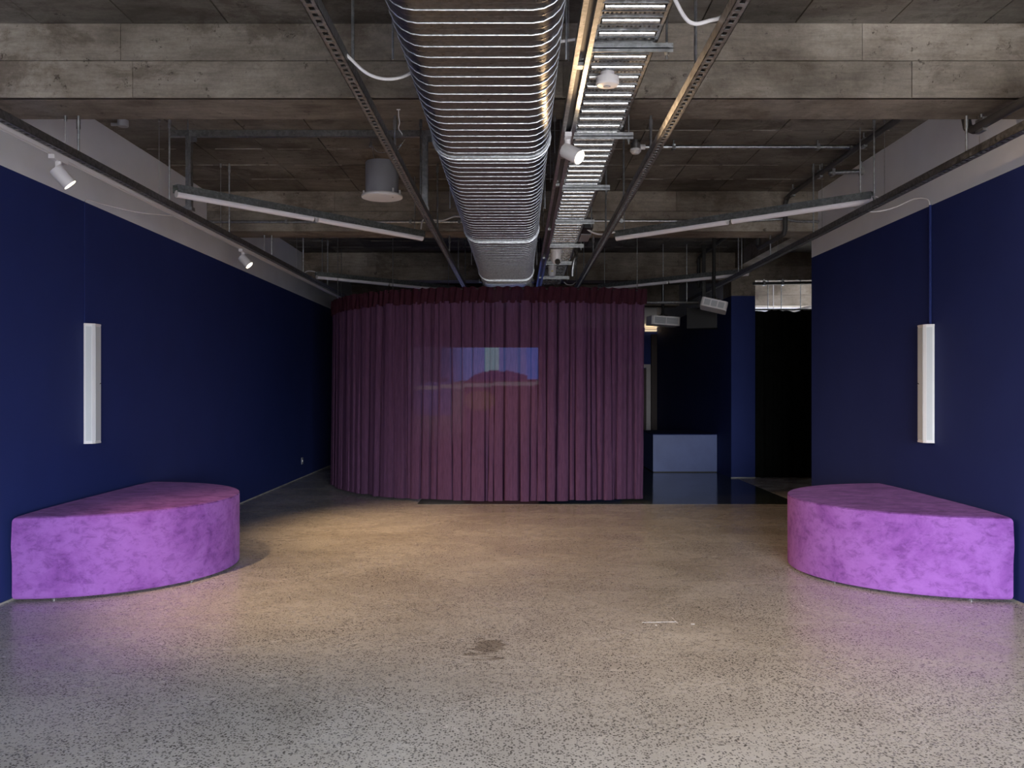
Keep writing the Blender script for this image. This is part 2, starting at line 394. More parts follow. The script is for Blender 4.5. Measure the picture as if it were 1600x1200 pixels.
# ---------------------------------------------------------------- benches
def bench(yc, xb, sgn, a, b, label):
    t = thing('semicircular_bench', (xb, yc, 0), label, 'bench', 'purple velvet benches')
    z0, z1, rad = .016, .479, .028
    n = 56
    def ring(ins, z, wob=0):
        pts = []
        rc = .03
        for i in range(n+1):
            th = -math.pi/2 + math.pi*i/n
            pts.append(Vector((xb + sgn*max(.0, (b-ins)*math.cos(th)) + sgn*min(ins, .02), yc + (a-ins)*math.sin(th), z + wob*math.sin(th*9)*.001)))
        return pts
    def skin(rings, mb, close_back=True):
        k = n+1; vs_ = [p for r in rings for p in r]; fs = []
        for r in range(len(rings)-1):
            for i in range(n): fs.append((r*k+i, r*k+i+1, (r+1)*k+i+1, (r+1)*k+i))
            if close_back: fs.append((r*k+n, r*k, (r+1)*k, (r+1)*k+n))
        if sgn < 0: fs = [f[::-1] for f in fs]
        mb.add(vs_, fs); return k
    m = MB()
    hs = [(.012, z0), (.003, z0+.008), (0, z0+.02), (0, z0+.2), (-.004, z0+.3), (0, z1-rad)]
    hs += [(rad*(1-math.cos(q)), z1-rad+rad*math.sin(q)) for q in (R(20), R(42))]
    k = skin([ring(i_, z) for i_, z in hs], m)
    f0 = tuple(range(k)); m.add([p for p in ring(*hs[0])], [f0[::-1] if sgn > 0 else f0])
    sd = part('side_cover', m, M['velvet'], t, True)
    m = MB()
    q0 = R(42)
    tp = [(rad*(1-math.cos(q)), z1-rad+rad*math.sin(q)) for q in (q0, R(60), R(78), R(90))] + [(.12, z1+.003), (.3, z1+.006), (.5, z1+.007)]
    k = skin([ring(*p) for p in tp], m)
    m.add(ring(*tp[-1]), [tuple(range(k)) if sgn > 0 else tuple(range(k))[::-1]])
    part('seat_top', m, M['velvet_top'], t, True)
    for th in (-78, -25, 25, 78):
        x = xb + sgn*((b-.07)*math.cos(R(th)) + .01); y = yc + (a-.07)*math.sin(R(th))
        part('foot', MB().lathe((x, y, 0), [(.016, 0), (.018, .003), (.018, .008), (.01, .01), (.01, .03)], 14), M['chrome'], t, True)
    return t
bench(5.905, -2.81, 1, .955, .935, 'half-round purple velvet bench against the left navy wall')
bench(5.845, 2.80, -1, .90, .945, 'half-round purple velvet bench against the right navy wall')

# ---------------------------------------------------------------- column speakers on the walls
def wall_speaker(xw, sgn, y0, label):
    z0, z1 = .833, 1.632
    t = thing('column_loudspeaker', (xw, y0, z0), label, 'loudspeaker', 'white column speakers')
    def P(t_, p): return (xw + sgn*p, y0 + t_)
    prof = [P(0, .004), P(.002, .012), P(.020, .051), P(.036, .063), P(.118, .062), P(.132, .022), P(.132, .004)]
    if sgn > 0: prof = prof[::-1]
    part('housing', MB().prism(prof, z0+.012, z1-.012), M['speaker_white'], t)
    g = [P(.040, .0625), P(.116, .0615), P(.116, .0640), P(.040, .0650)]
    if sgn > 0: g = g
    else: g = g[::-1]
    part('grille', MB().prism(g, z0+.02, z1-.02), M['grille'], t, label='pale grey perforated grille')
    gs = [P(.0040, .0165), P(.0185, .0480), P(.0170, .0487), P(.0025, .0172)]
    part('side_panel', MB().prism(gs if sgn > 0 else gs[::-1], z0+.02, z1-.02), M['grille'], t)
    for (a_, b_) in ((z0, z0+.012), (z1-.012, z1)):
        pr = [(xw + (x-xw)*1.03, y0+.066+(y-y0-.066)*1.02) for x, y in prof]
        part('end_cap', MB().prism(pr, a_, b_), M['white'], t)
    part('wall_bracket', MB().box(min(xw, xw+sgn*.01), max(xw, xw+sgn*.01), y0+.04, y0+.09, z0+.2, z1-.2), M['black'], t)
    zl = (z0+z1)/2
    s_ = MB()
    pts = [Vector((xw+sgn*(.0806-.115*tt*.0), y0, 0)) for tt in ()]
    for (ta, za, tb, zb) in ((.097, zl-.006, .103, zl+.004), (.103, zl+.004, .107, zl-.002), (.107, zl-.002, .115, zl+.006)):
        pa = lambda tt: .0645 + .0006
        s_.tube([(*P(ta, pa(ta)), za), (*P(tb, pa(tb)), zb)], .0012, 5)
    part('logo', s_, M['black'], t, label='small dark wavy maker mark')
    return t
wall_speaker(XL, 1, 5.845, 'white column loudspeaker mounted on the left navy wall')
wall_speaker(XR, -1, 5.925, 'white column loudspeaker mounted on the right navy wall, below a navy conduit')
m = MB().tube([(XR-.009, 5.975, 1.632), (XR-.009, 5.975, ZN)], .009, 10)
t = thing('speaker_cable_conduit', (XR-.009, 5.975, 1.632), 'navy-painted conduit with white cable above right wall speaker', 'conduit')
part('conduit', m, M['navy'], t, True)
cab = bez([(XR-.009, 5.975, ZN-.005), (XR-.02, 6.0, 2.485), (XR-.06, 6.1, 2.51), (XR-.15, 6.25, 2.475), (XR-.28, 6.3, 2.46), (2.45, 6.35, 2.50)])
part('cable', MB().tube(cab, .005, 6), M['cable'], t, True, 'white cable')
t = thing('speaker_wire', (XL, 5.86, 1.632), 'thin navy wire and white lead above the left wall speaker', 'wire')
part('wire', MB().tube([(XL+.003, 5.86, 1.632), (XL+.003, 5.86, ZN)], .0028, 6), M['navy'], t)
part('lead', MB().tube(bez([(XL+.004, 5.86, ZN), (XL+.006, 5.9, 2.462), (XL+.03, 6.1, 2.468), (XL+.2, 6.3, 2.452), (-2.36, 6.5, 2.46)]), .003, 6), M['cable'], t, True)
t = thing('wall_socket', (XL, 11.9, .19), 'small pale socket plate low on the left wall near the curtain', 'socket')
part('plate', MB().box(XL, XL+.008, 11.86, 11.94, .18, .27), M['can'], t); part('switch', MB().box(XL+.008, XL+.012, 11.89, 11.91, .21, .24), M['white'], t)

# ---------------------------------------------------------------- overhead slotted struts
YAW = .0067
ZT = 2.44
def sx(x0, y): return x0 + YAW*y
def strut(x0, y0, y1, label, rods, ztop, wire=0, flip=1, wide=.046, hgt=.042, group='slotted ceiling struts'):
    t = thing('slotted_strut', (sx(x0, y0), y0, ZT-hgt/2), label, 'strut', group)
    m = MB(); w2 = wide/2; zb = ZT-hgt/2; zt = ZT+hgt/2; p = .05; th = .0025
    def seg(xa, xb, ya, yb, za, zc):
        m.add([(sx(x0,ya)+xa,ya,za),(sx(x0,ya)+xb,ya,za),(sx(x0,yb)+xb,yb,za),(sx(x0,yb)+xa,yb,za),
               (sx(x0,ya)+xa,ya,zc),(sx(x0,ya)+xb,ya,zc),(sx(x0,yb)+xb,yb,zc),(sx(x0,yb)+xa,yb,zc)],
              [(0,3,2,1),(4,5,6,7),(0,1,5,4),(1,2,6,5),(2,3,7,6),(3,0,4,7)])
    seg(-w2, -w2+th, y0, y1, zb, zt); seg(w2-th, w2, y0, y1, zb, zt)
    seg(-w2, -.009, y0, y1, zb, zb+th); seg(.009, w2, y0, y1, zb, zb+th)
    seg(-w2, -.012, y0, y1, zt-th, zt); seg(.012, w2, y0, y1, zt-th, zt)
    y = y0
    while y < y1: seg(-.009, .009, y, min(y+.022, y1), zb+.0002, zb+th); y += p
    part('channel', m, M['galv_dark'], t)
    for ry in rods:
        x = sx(x0, ry); zz = ztop(ry)
        part('hanger_rod', MB().tube([(x, ry, ZT+hgt/2-.03), (x, ry, zz)], .0065, 8).tube([(x, ry, zz-.07), (x, ry, zz-.02)], .011, 8).tube([(x, ry, ZT+hgt/2-.006), (x, ry, ZT+hgt/2+.006)], .013, 6), M['galv'], t, True)
        if wire:
            xw_ = x + wire
            part('safety_wire', MB().tube([(xw_, ry, ZT+.01), (xw_, ry, zz)], .0016, 5).tube([(xw_, ry, zz-.03), (xw_, ry, zz)], .008, 8)
                 .tube([(xw_, ry, ZT+.012), (x, ry, ZT+.012)], .0016, 5), M['galv'], t)
    return t
def ztop(y):
    for b in BEAMS:
        if b < y < b+BW: return ZB
    return ZS
RODS = [3.53, 4.73, 5.96, 7.19, 8.42, 9.65, 10.88]
strut(-2.36, .6, 12.6, 'slotted steel strut carrying the white light track along the left wall', RODS[1:], ztop, -.07)
strut(-.665, .6, 11.6, 'slotted steel strut hung left of the spiral duct', RODS, ztop)
strut(.705, .6, 11.6, 'slotted steel strut hung right of the cable tray', RODS, ztop)
strut(2.395, .6, 12.6, 'slotted steel strut hung along the right wall', RODS[1:], ztop, .07)
# goalpost frame tying the left pair of struts to the slab
def goalpost(xa, xb, y, label, xo):
    t = thing('strut_frame', ((xa+xb)/2, y, ZT), label, 'strut')
    part('cross_strut', MB().box(xa-xo, xb+.05, y-.02, y+.02, ZS-.045, ZS-.002).box(xa-xo, xb+.05, y-.021, y-.0195, ZS-.036, ZS-.034), M['galv'], t)
    for x in (xa, xb):
        lg = part('leg', MB().box(x-.02, x+.02, y-.022, y-.018, ZT+.03, ZS-.045).box(x-.02, x-.017, y-.02, y+.02, ZT+.03, ZS-.045).box(x+.017, x+.02, y-.02, y+.02, ZT+.03, ZS-.045), M['galv'], t)
        part('bracket', MB().box(x+.02, x+.06, y-.022, y-.017, ZS-.085, ZS-.045).tube([(x+.035, y-.026, ZS-.075), (x+.035, y-.016, ZS-.075)], .006, 6), M['galv_dark'], lg)
        part('base_plate', MB().box(x-.03, x+.03, y-.035, y+.03, ZT+.021, ZT+.045).tube([(x-.015, y-.035, ZT+.03), (x-.015, y-.045, ZT+.03)], .008, 6), M['galv'], lg)
goalpost(-2.30, -.625, 6.27, 'galvanised goalpost frame joining two struts under the slab, left of the duct', .14)

# ---------------------------------------------------------------- spiral duct
def duct():
    x0c, zb, flat, r = -.13, 2.28, .17, .10
    ya, yb = .6, 13.5
    t = thing('spiral_duct', (x0c, ya, zb), 'flat oval spiral-wound galvanised duct running down the ceiling centre', 'duct')
    prof = []
    for i in range(11): a = -math.pi/2 + math.pi*i/10; prof.append((flat + r*math.cos(a), r + r*math.sin(a), math.cos(a), math.sin(a)))
    for i in range(11): a = math.pi/2 + math.pi*i/10; prof.append((-flat + r*math.cos(a), r + r*math.sin(a), math.cos(a), math.sin(a)))
    n = len(prof)
    def sweep(ys, mb, cap=False):
        vs_ = []
        for (y, off) in ys:
            for (px, pz, nx_, nz) in prof: vs_.append((sx(x0c, y)+px+nx_*off, y, zb+pz+nz*off))
        fs = [(i*n+k, (i+1)*n+k, (i+1)*n+(k+1)%n, i*n+(k+1)%n) for i in range(len(ys)-1) for k in range(n)]
        if cap: fs += [tuple(range(n)), tuple((len(ys)-1)*n+k for k in range(n-1, -1, -1))]
        mb.add(vs_, fs)
    m = MB(); sweep([(ya, 0), (yb, 0)], m, True); part('body', m, M['duct'], t, True)
    m = MB(); m2 = MB(); y = ya+.03; i = 0
    while y < yb-.02:
        if i % 2 == 0: sweep([(y-.0032, -.001), (y-.002, .0022), (y+.002, .0022), (y+.0032, -.001)], m)
        else: sweep([(y-.005, -.0002), (y-.002, .0007), (y+.002, .0007), (y+.005, -.0002)], m2)
        y += .045; i += 1
    s_ = part('spiral_seam', m, M['rib'], t, True); s_['kind'] = 'stuff'
    s_ = part('stiffening_bead', m2, M['duct'], t, True); s_['kind'] = 'stuff'
    for y in (4.14, 6.49, 8.8, 11.1):
        m = MB(); sweep([(y-.03, -.001), (y-.03, .006), (y-.004, .006), (y-.003, .011), (y+.003, .011), (y+.004, .006), (y+.03, .006), (y+.03, -.001)], m)
        part('joint_band', m, M['rib'], t)
    for y in (2.9, 5.3, 7.7, 10.1):
        for s_x in (-1, 1):
            x = sx(x0c, y) + s_x*.285
            part('hanger_rod', MB().tube([(x, y, zb-.0), (x, y, ztop(y))], .004, 6), M['galv'], t)
        part('hanger_strap', MB().box(sx(x0c, y)-.295, sx(x0c, y)+.295, y-.012, y+.012, zb+2*r+.001, zb+2*r+.004), M['galv'], t)
    for (px_, y, z) in ((-.285, 9.4, 2.34), (.275, 9.4, 2.34)):
        part('inspection_clip', MB().box(sx(x0c, y)+px_-.012, sx(x0c, y)+px_+.012, y-.06, y+.06, z-.01, z+.02), M['black'], t)
    return t
duct()
# slim lit-side conduit pair (light track) between duct and tray
t = thing('light_track', (.255, .6, 2.44), 'twin-rail light track between the duct and the cable tray', 'light track')
for dx in (-.022, .022):
    m = MB(); ya, yb = .6, 11.4
    a, b = sx(.235, ya)+dx, sx(.235, yb)+dx
    m.add([(a-.009,ya,2.43),(a+.009,ya,2.43),(b+.009,yb,2.43),(b-.009,yb,2.43),(a-.009,ya,2.47),(a+.009,ya,2.47),(b+.009,yb,2.47),(b-.009,yb,2.47)],
          [(0,3,2,1),(4,5,6,7),(0,1,5,4),(1,2,6,5),(2,3,7,6),(3,0,4,7)])
    part('rail', m, M['galv'], t)
part('web', MB().add([(sx(.235,.6)-.02,.6,2.452),(sx(.235,.6)+.02,.6,2.452),(sx(.235,11.4)+.02,11.4,2.452),(sx(.235,11.4)-.02,11.4,2.452)], [(0,3,2,1)]), M['pipe_dark'], t)
for y in (3.4, 4.73, 5.4, 6.9, 8.42, 9.9):
    part('hanger_wire', MB().tube([(sx(.19, y), y, 2.46), (sx(.19, y), y, ztop(y))], .002, 5).tube([(sx(.19, y), y, ztop(y)-.03), (sx(.19, y), y, ztop(y))], .007, 8), M['galv'], t)
    part('coupler', MB().box(sx(.235, y)-.02, sx(.235, y)+.02, y-.02, y+.02, 2.435, 2.45), M['galv'], t)

# ---------------------------------------------------------------- cable tray
def tray():
    xa, xb, z = .287, .545, 2.567
    ya, yb = .9, 11.6
    t = thing('cable_tray', (sx(xa, ya), ya, z), 'perforated galvanised cable tray with bright rungs beside the duct', 'cable tray')
    for x, d in ((xa, 1), (xb, -1)):
        m = MB()
        for (u0, u1, z0, z1) in ((0, .003, 0, .055), (0, .016, 0, .003), (0, .012, .052, .055)):
            A = [sx(x, ya)+d*u0, sx(x, ya)+d*u1, sx(x, yb)+d*u1, sx(x, yb)+d*u0]
            m.add([(A[0],ya,z+z0),(A[1],ya,z+z0),(A[2],yb,z+z0),(A[3],yb,z+z0),(A[0],ya,z+z1),(A[1],ya,z+z1),(A[2],yb,z+z1),(A[3],yb,z+z1)],
                  [(0,3,2,1),(4,5,6,7),(0,1,5,4),(1,2,6,5),(2,3,7,6),(3,0,4,7)])
        part('side_rail', m, M['galv_dark'], t)
    wd = xb-xa-.02
    m = MB()   # perforated slat: frame strips plus bridges between square holes
    m.box(0, wd, -.030, -.014, 0, .002).box(0, wd, .004, .020, 0, .002)
    nh = 14
    for i in range(nh+1):
        x = wd*i/nh; m.box(max(0, x-.004), min(wd, x+.004), -.014, .004, 0.0002, .002)
    m.box(0, wd, -.032, -.030, -.006, .002).box(0, wd, .020, .022, -.006, .002)
    slat = m.mesh('perforated_slat', M['galv_dark'])
    m = MB(); k = 8   # rolled rung, rounded underneath
    pr = [(.011*math.cos(math.pi*i/k+math.pi), .012*math.sin(math.pi*i/k+math.pi)) for i in range(k+1)]
    vs_ = []
    for x in (.012, wd-.012):
        for (py, pz) in pr: vs_.append((x, py, pz))
    fs = [(i, i+1, k+1+i+1, k+1+i) for i in range(k)] + [tuple(range(k, -1, -1)), tuple(range(k+1, 2*k+2)), (0, k+1, 2*k+1, k)]
    m.add(vs_, fs); rung = m.mesh('rung', M['chrome']); rung.polygons.foreach_set('use_smooth', [True]*len(rung.polygons)); rung.set_sharp_from_angle(angle=R(40))
    y = ya+.05; org = ORG[t.name]
    while y < yb-.05:
        link('perforated_slat', slat, t, Vector((sx(xa, y)+.010, y, z+.004))-org)
        link('rung', rung, t, Vector((sx(xa, y)+.010, y+.06, z+.006))-org)
        y += .12
    m = MB()
    for i in range(7):
        x = xa+.03+i*.03; m.tube([(sx(x, ya), ya, z+.02+.004*(i%3)), (sx(x, yb), yb, z+.02)], .007, 6)
    part('cable_bundle', m, M['pipe_dark'], t)
    return t
tray()
for i, y in enumerate((3.49, 4.70, 5.91, 7.12, 8.31, 9.46, 10.7)):
    words = ['first','second','third','fourth','fifth','sixth','seventh'][i]
    t = thing('tray_bracket', (sx(.415, y), y, 2.53), 'galvanised channel bracket under the cable tray, %s from the camera' % words, 'bracket', 'cable tray brackets')
    x0, x1 = sx(.255, y), sx(.605, y)
    part('channel', MB().box(x0, x1, y-.0205, y+.0205, 2.535, 2.538).box(x0, x1, y-.0205, y-.018, 2.535, 2.558).box(x0, x1, y+.018, y+.0205, 2.535, 2.558).box(x0, x1, y-.0205, y-.0195, 2.522, 2.54).box(x0, x1, y-.021, y-.0205, 2.541, 2.545), M['galv'], t)
    for x in (x0+.022, x1-.022):
        part('hanger_rod', MB().tube([(x, y, 2.50), (x, y, ztop(y))], .0045, 6).tube([(x, y, 2.515), (x, y, 2.534)], .009, 6), M['galv'], t)

# devices under the tray
t = thing('smoke_detector', (.405, 3.80, 2.50), 'round white detector under the cable tray, closest to the camera', 'smoke detector')
part('base', MB().lathe((.405, 3.80, 2.525), [(.050, 0), (.050, .012), (.03, .012), (.03, .035)]), M['white'], t, True)
part('dome', MB().lathe((.405, 3.80, 2.497), [(.0, 0), (.02, .0), (.044, .006), (.050, .014), (.050, .028)]), M['white'], t, True)
part('sensor', MB().lathe((.402, 3.796, 2.494), [(.012, 0), (.016, .002), (.017, .004)], 18), M['can'], t)
t = thing('security_camera', (.415, 8.48, 2.40), 'white turret security camera under the tray with its dark lens facing the room', 'security camera')
part('base', MB().lathe((.415, 8.48, 2.50), [(.05, 0), (.055, .01), (.055, .03)]), M['white'], t, True)
part('housing', MB().lathe((.415, 8.48, 2.415), [(.02, -.02), (.04, -.01), (.047, .01), (.050, .04), (.052, .085)]), M['white'], t, True)
part('lens', MB().tube([(.42, 8.45, 2.42), (.424, 8.425, 2.405)], [.026, .026], 16), M['black'], t, True)
t = thing('security_camera', (.425, 9.68, 2.42), 'white pendant security camera under the tray with a yellow sticker', 'security camera')
part('housing', MB().lathe((.425, 9.68, 2.42), [(.015, 0), (.032, .008), (.042, .03), (.044, .1), (.05, .11), (.05, .125)]), M['white'], t, True)
part('sticker', MB().box(.412, .436, 9.632, 9.637, 2.475, 2.487), plain('yellow_sticker', (.75, .6, .12), .5), t)
part('stem', MB().tube([(.425, 9.68, 2.54), (.425, 9.68, 2.558)], .02, 10), M['white'], t)

# ---------------------------------------------------------------- spotlights
def spotlight(base, aim, label, power, size=68, r=.036, ln=.105, track=True):
    base, aim = Vector(base), Vector(aim)
    t = thing('track_spotlight', base, label, 'spotlight', 'white track spotlights')
    d = (aim - (base - Vector((0,0,.1)))).normalized()
    part('adapter', MB().box(base.x-.016, base.x+.016, base.y-.07, base.y+.07, base.z-.022, base.z), M['white'], t)
    part('swivel', MB().tube([base-Vector((0,0,.02)), base-Vector((0,0,.055))], .016, 12), M['white'], t, True)
    c = base - Vector((0,0,.055)) + Vector((0, 0, -.02)) + d*.03
    h0 = c - d*ln*.5; h1 = c + d*ln*.5
    hd = part('head', MB().tube([h0, h0+d*.004, h1], [r*.93, r, r], 24), M['white'], t, True)
    part('lens', MB().tube([h1-d*.004, h1+d*.0015], r*.9, 24), M['lens'], hd)
    l = bpy.data.lights.new('spot_beam', 'SPOT'); l.energy = power; l.color = (1, .66, .36); l.spot_size = R(size); l.spot_blend = 1.0; l.shadow_soft_size = .035
    o = link('spot_beam', l, t, h1 + d*.02 - base); o.rotation_euler = d.to_track_quat('-Z', 'Y').to_euler()
    return t
m = MB(); m.box(-.012, .012, 0, 11.4, 0, .022)
t = thing('light_track', (-2.34, .8, 2.395), 'white lighting track fixed under the left wall strut', 'light track')
A = [sx(-2.36, .8)-.030, sx(-2.36, 12.0)-.030]
mm = MB()
for (u0, u1, z0, z1) in ((-.012, -.008, 2.398, 2.419), (.008, .012, 2.398, 2.419), (-.012, .012, 2.414, 2.4188)):
    mm.add([(A[0]+u0,.8,z0),(A[0]+u1,.8,z0),(A[1]+u1,12,z0),(A[1]+u0,12,z0),(A[0]+u0,.8,z1),(A[0]+u1,.8,z1),(A[1]+u1,12,z1),(A[1]+u0,12,z1)],
           [(0,3,2,1),(4,5,6,7),(0,1,5,4),(1,2,6,5),(2,3,7,6),(3,0,4,7)])
part('rail', mm, M['white'], t)
spotlight((sx(-2.39, 4.58), 4.58, 2.398), (-.55, 5.5, 0), 'lit white spotlight on the left strut, closest to the camera', 190, 96)
spotlight((sx(-2.39, 7.64), 7.64, 2.398), (-.1, 7.5, 0), 'lit white spotlight on the left strut, closer to the curtain', 270, 100)
spotlight((sx(.235, 4.30), 4.30, 2.43), (2.2, 2.9, .9), 'lit white spotlight between the duct and the cable tray', 95, 160, .036, .10)

# ---------------------------------------------------------------- fluorescent battens (unlit)
def batten(p0, p1, label, ztp):
    p0, p1 = Vector(p0), Vector(p1); d = (p1-p0).normalized(); s_ = d.cross(Vector((0,0,1))).normalized(); u = Vector((0,0,1)); ln = (p1-p0).length
    t = thing('fluorescent_batten', p0, label, 'light fitting', 'unlit ceiling battens')
    c = (p0+p1)/2
    part('channel', MB().obox(c+u*.045, d, s_, u, ln/2, .030, .003).obox(c+u*.022+s_*.031, d, s_, u, ln/2, .002, .026).obox(c+u*.022-s_*.031, d, s_, u, ln/2, .002, .026).obox(c+u*.03+s_*.034, d, s_, u, ln/2, .001, .003).obox(c+u*.03-s_*.034, d, s_, u, ln/2, .001, .003), M['batten'], t)
    gap = .05
    for (a, b) in ((.012, ln/2-gap/2), (ln/2+gap/2, ln-.012)):
        tb = part('lamp_tube', MB().tube([p0+d*a-u*.012, p0+d*b-u*.012], .024, 14), M['tube'], t, True)
        for e in (a, b): part('end_cap', MB().tube([p0+d*(e-.004)-u*.012, p0+d*(e+.004)-u*.012], .0245, 14), M['white'], tb)
    part('joiner_lead', MB().tube(bez([p0+d*(ln/2-.03)-u*.008, p0+d*(ln/2-.01)+u*.012+s_*.004, p0+d*(ln/2+.01)-u*.006, p0+d*(ln/2+.03)-u*.008], 5), .004, 6), M['white'], t)
    for k in (.04, .96):
        q = p0 + d*ln*k; part('hanger_rod', MB().tube([q+u*.04, Vector((q.x, q.y, ztp(q.y)))], .0045, 6), M['galv'], t)
    return t
batten((-2.27, 5.93, 2.52), (-.79, 7.69, 2.52), 'unlit diagonal batten light between left struts, closer to the camera', ztop)
batten((2.50, 6.14, 2.52), (.895, 7.69, 2.52), 'unlit diagonal batten light between right struts, closer to the camera', ztop)
batten((-2.31, 10.35, 2.52), (-.80, 11.78, 2.52), 'unlit diagonal batten light above the left end of the curtain', ztop)
batten((2.68, 10.06, 2.52), (1.13, 11.6, 2.52), 'unlit diagonal batten light above the right end of the curtain', ztop)

# ---------------------------------------------------------------- pendant ceiling speaker
t = thing('pendant_speaker', (-.963, 6.48, 2.60), 'grey cylindrical pendant speaker with round white face hung under the slab', 'loudspeaker')
X, Y = -.963, 6.48
part('can', MB().lathe((X, Y, 2.62), [(.115, 0), (.121, .005), (.121, .232), (.117, .238), (.05, .238)], 36), M['can'], t, True)
fc = part('face_ring', MB().lathe((X, Y, 2.597), [(.139, 0), (.149, .002), (.151, .012), (.146, .022), (.12, .024)], 40), M['white'], t, True)
part('face_grille', MB().lathe((X, Y, 2.5935), [(.125, 0), (.138, .002), (.139, .006)], 40), M['speaker_white'], fc, True)
part('indicator', MB().lathe((X+.085, Y-.045, 2.5925), [(.006, 0), (.006, .003)], 10), M['black'], fc)
for a in (-.8, .1, math.pi): part('clip', MB().box(X+.133*math.cos(a)-.006, X+.133*math.cos(a)+.006, Y-.11*abs(math.sin(a))-.012, Y-.11*abs(math.sin(a))+.0, 2.62, 2.652), M['white'], t)
part('suspension_wire', MB().tube([(X-.05, Y, 2.855), (X-.085, Y, 3.03)], .0022, 5).tube([(X-.088, Y, 2.97), (X-.08, Y, 3.005)], .009, 8), M['galv'], t)
part('suspension_wire', MB().tube([(X+.05, Y, 2.855), (X+.17, Y, 3.03)], .0022, 5).tube([(X+.125, Y, 2.97), (X+.14, Y, 2.99)], .009, 8), M['galv'], t)
part('supply_lead', MB().tube(bez([(X-.08, Y, 2.99), (X-.03, Y, 2.935), (X+.05, Y, 2.94), (X+.13, Y, 2.985)]), .0025, 5), M['can'], t)

# ---------------------------------------------------------------- conduits and pipes
def pipe(name, pts, r, m, label, cat, clips=(), group=None):
    t = thing(name, pts[0], label, cat, group)
    part('tube', MB().tube(pts, r, 12), m, t, True)
    for (c, up) in clips:
        c = Vector(c); part('clip', MB().box(c.x-.012, c.x+.012, c.y-r*1.6, c.y+r*1.6, c.z-r*1.5, c.z+r*1.5).tube([c, c+Vector(up)], .006, 6), M['galv'], t)
    return t
t = pipe('conduit', [(.96, 6.5, 2.978), (2.50, 6.5, 2.978)], .014, M['galv'], 'straight galvanised conduit under the slab ending in a detector', 'conduit',
     [((1.18, 6.5, 2.978), (0, 0, .05)), ((2.24, 6.5, 2.978), (0, 0, .05))])
part('elbow_socket', MB().tube([(2.46, 6.5, 2.978), (2.54, 6.5, 2.978)], .02, 12), M['chrome'], t, True)
t = thing('smoke_detector', (.90, 6.5, 2.93), 'small white detector on a grey base at the end of a conduit', 'smoke detector')
part('base', MB().lathe((.90, 6.5, 2.965), [(.038, 0), (.038, .04), (.03, .042)], 24), M['galv'], t, True)
part('head', MB().lathe((.90, 6.5, 2.925), [(.018, 0), (.026, .002), (.041, .02), (.041, .034), (.036, .04)], 24), M['white'], t, True)
part('socket', MB().tube([(.935, 6.5, 2.978), (.97, 6.5, 2.978)], .02, 10), M['white'], t)
part('stem', MB().tube([(.90, 6.5, 3.0), (.90, 6.5, 3.03)], .02, 10), M['galv'], t)
pipe('conduit', [(2.53, 7.08, 2.93), (2.80, 7.08, 2.94)], .018, M['galv'], 'short galvanised conduit stub beside the right white wall', 'conduit', [((2.56, 7.08, 2.931), (0, 0, .09)), ((2.79, 7.08, 2.94), (0, 0, .08))])
# long dark service pipe
pp = bez([(2.50, 4.92, 2.95), (2.50, 6.5, 2.95), (2.50, 7.9, 2.95)], 6) + [(2.50, 8.07, 2.94), (2.50, 8.11, 2.90), (2.50, 8.12, 2.80), (2.50, 8.12, 2.66), (2.49, 8.13, 2.62), (2.46, 8.18, 2.60), (2.45, 8.8, 2.60), (2.45, 8.84, 2.63), (2.45, 8.85, 2.9), (2.46, 8.9, 2.96), (2.48, 11.5, 2.96), (2.48, 11.78, 2.95), (2.48, 11.82, 2.9), (2.48, 11.82, 2.55)]
pipe('service_pipe', pp, .022, M['pipe_dark'], 'dark service pipe along the slab dropping around the second beam', 'pipe', [((2.50, y, 2.95), (0, 0, .075)) for y in (5.4, 6.3, 7.2, 7.9)])
pipe('service_pipe', [(2.49, -.5, 2.60), (2.49, 4.78, 2.60), (2.49, 4.84, 2.63), (2.49, 4.86, 2.69), (2.49, 4.86, 2.9)], .024, M['pipe_dark'], 'black pipe passing under the front beam by the right wall', 'pipe', [((2.49, 4.7, 2.60), (0, 0, .06))])
pipe('conduit', [(-2.84, 8.175, 2.742), (-.45, 8.175, 2.742)], .012, M['galv'], 'thin conduit along the second beam face, left of the duct', 'conduit', [((x, 8.175, 2.742), (0, .03, 0)) for x in (-2.1, -.95, -.5)])
pipe('conduit', [(.75, 8.175, 2.75), (2.2, 8.175, 2.75), (2.4, 8.165, 2.762), (2.5, 8.15, 2.765), (2.62, 8.165, 2.745), (2.83, 8.175, 2.742)], .012, M['galv'], 'thin conduit along the second beam face, right of the tray', 'conduit', [((x, 8.175, 2.75), (0, .03, 0)) for x in (1.0, 1.9)])
pipe('conduit', [(3.2, 11.80, 2.60), (4.3, 11.80, 2.62)], .02, M['pipe_dark'], 'dark conduit across the gap above the black drape', 'conduit', [((3.35, 11.80, 2.602), (0, .0, .06)), ((3.6, 11.80, 2.606), (0, 0, .06)), ((4.05, 11.80, 2.615), (0, 0, .06))])
t = thing('junction_box', (-2.66, 6.02, 2.985), 'small round grey junction box under the slab by the left wall', 'junction box')
part('box', MB().lathe((-2.66, 6.02, 2.985), [(.034, 0), (.036, .004), (.036, .045)], 20), M['can'], t, True); part('spout', MB().tube([(-2.66, 6.02, 3.0), (-2.74, 6.02, 3.0)], .012, 8), M['can'], t)
t = thing('junction_box', (.60, 8.9, 2.55), 'dark box with grey trunking hung beside the cable tray', 'junction box')
part('box', MB().box(.60, .68, 7.5, 7.8, 2.565, 2.65), M['black'], t); part('trunking', MB().box(.60, .69, 7.82, 8.18, 2.56, 2.62), M['can'], t); part('strap', MB().box(.60, .62, 7.6, 7.63, 2.65, 3.03), M['galv_dark'], t)
t = thing('conduit', (.62, 8.7, 2.48), 'bent galvanised conduit drop right of the cable tray', 'conduit')
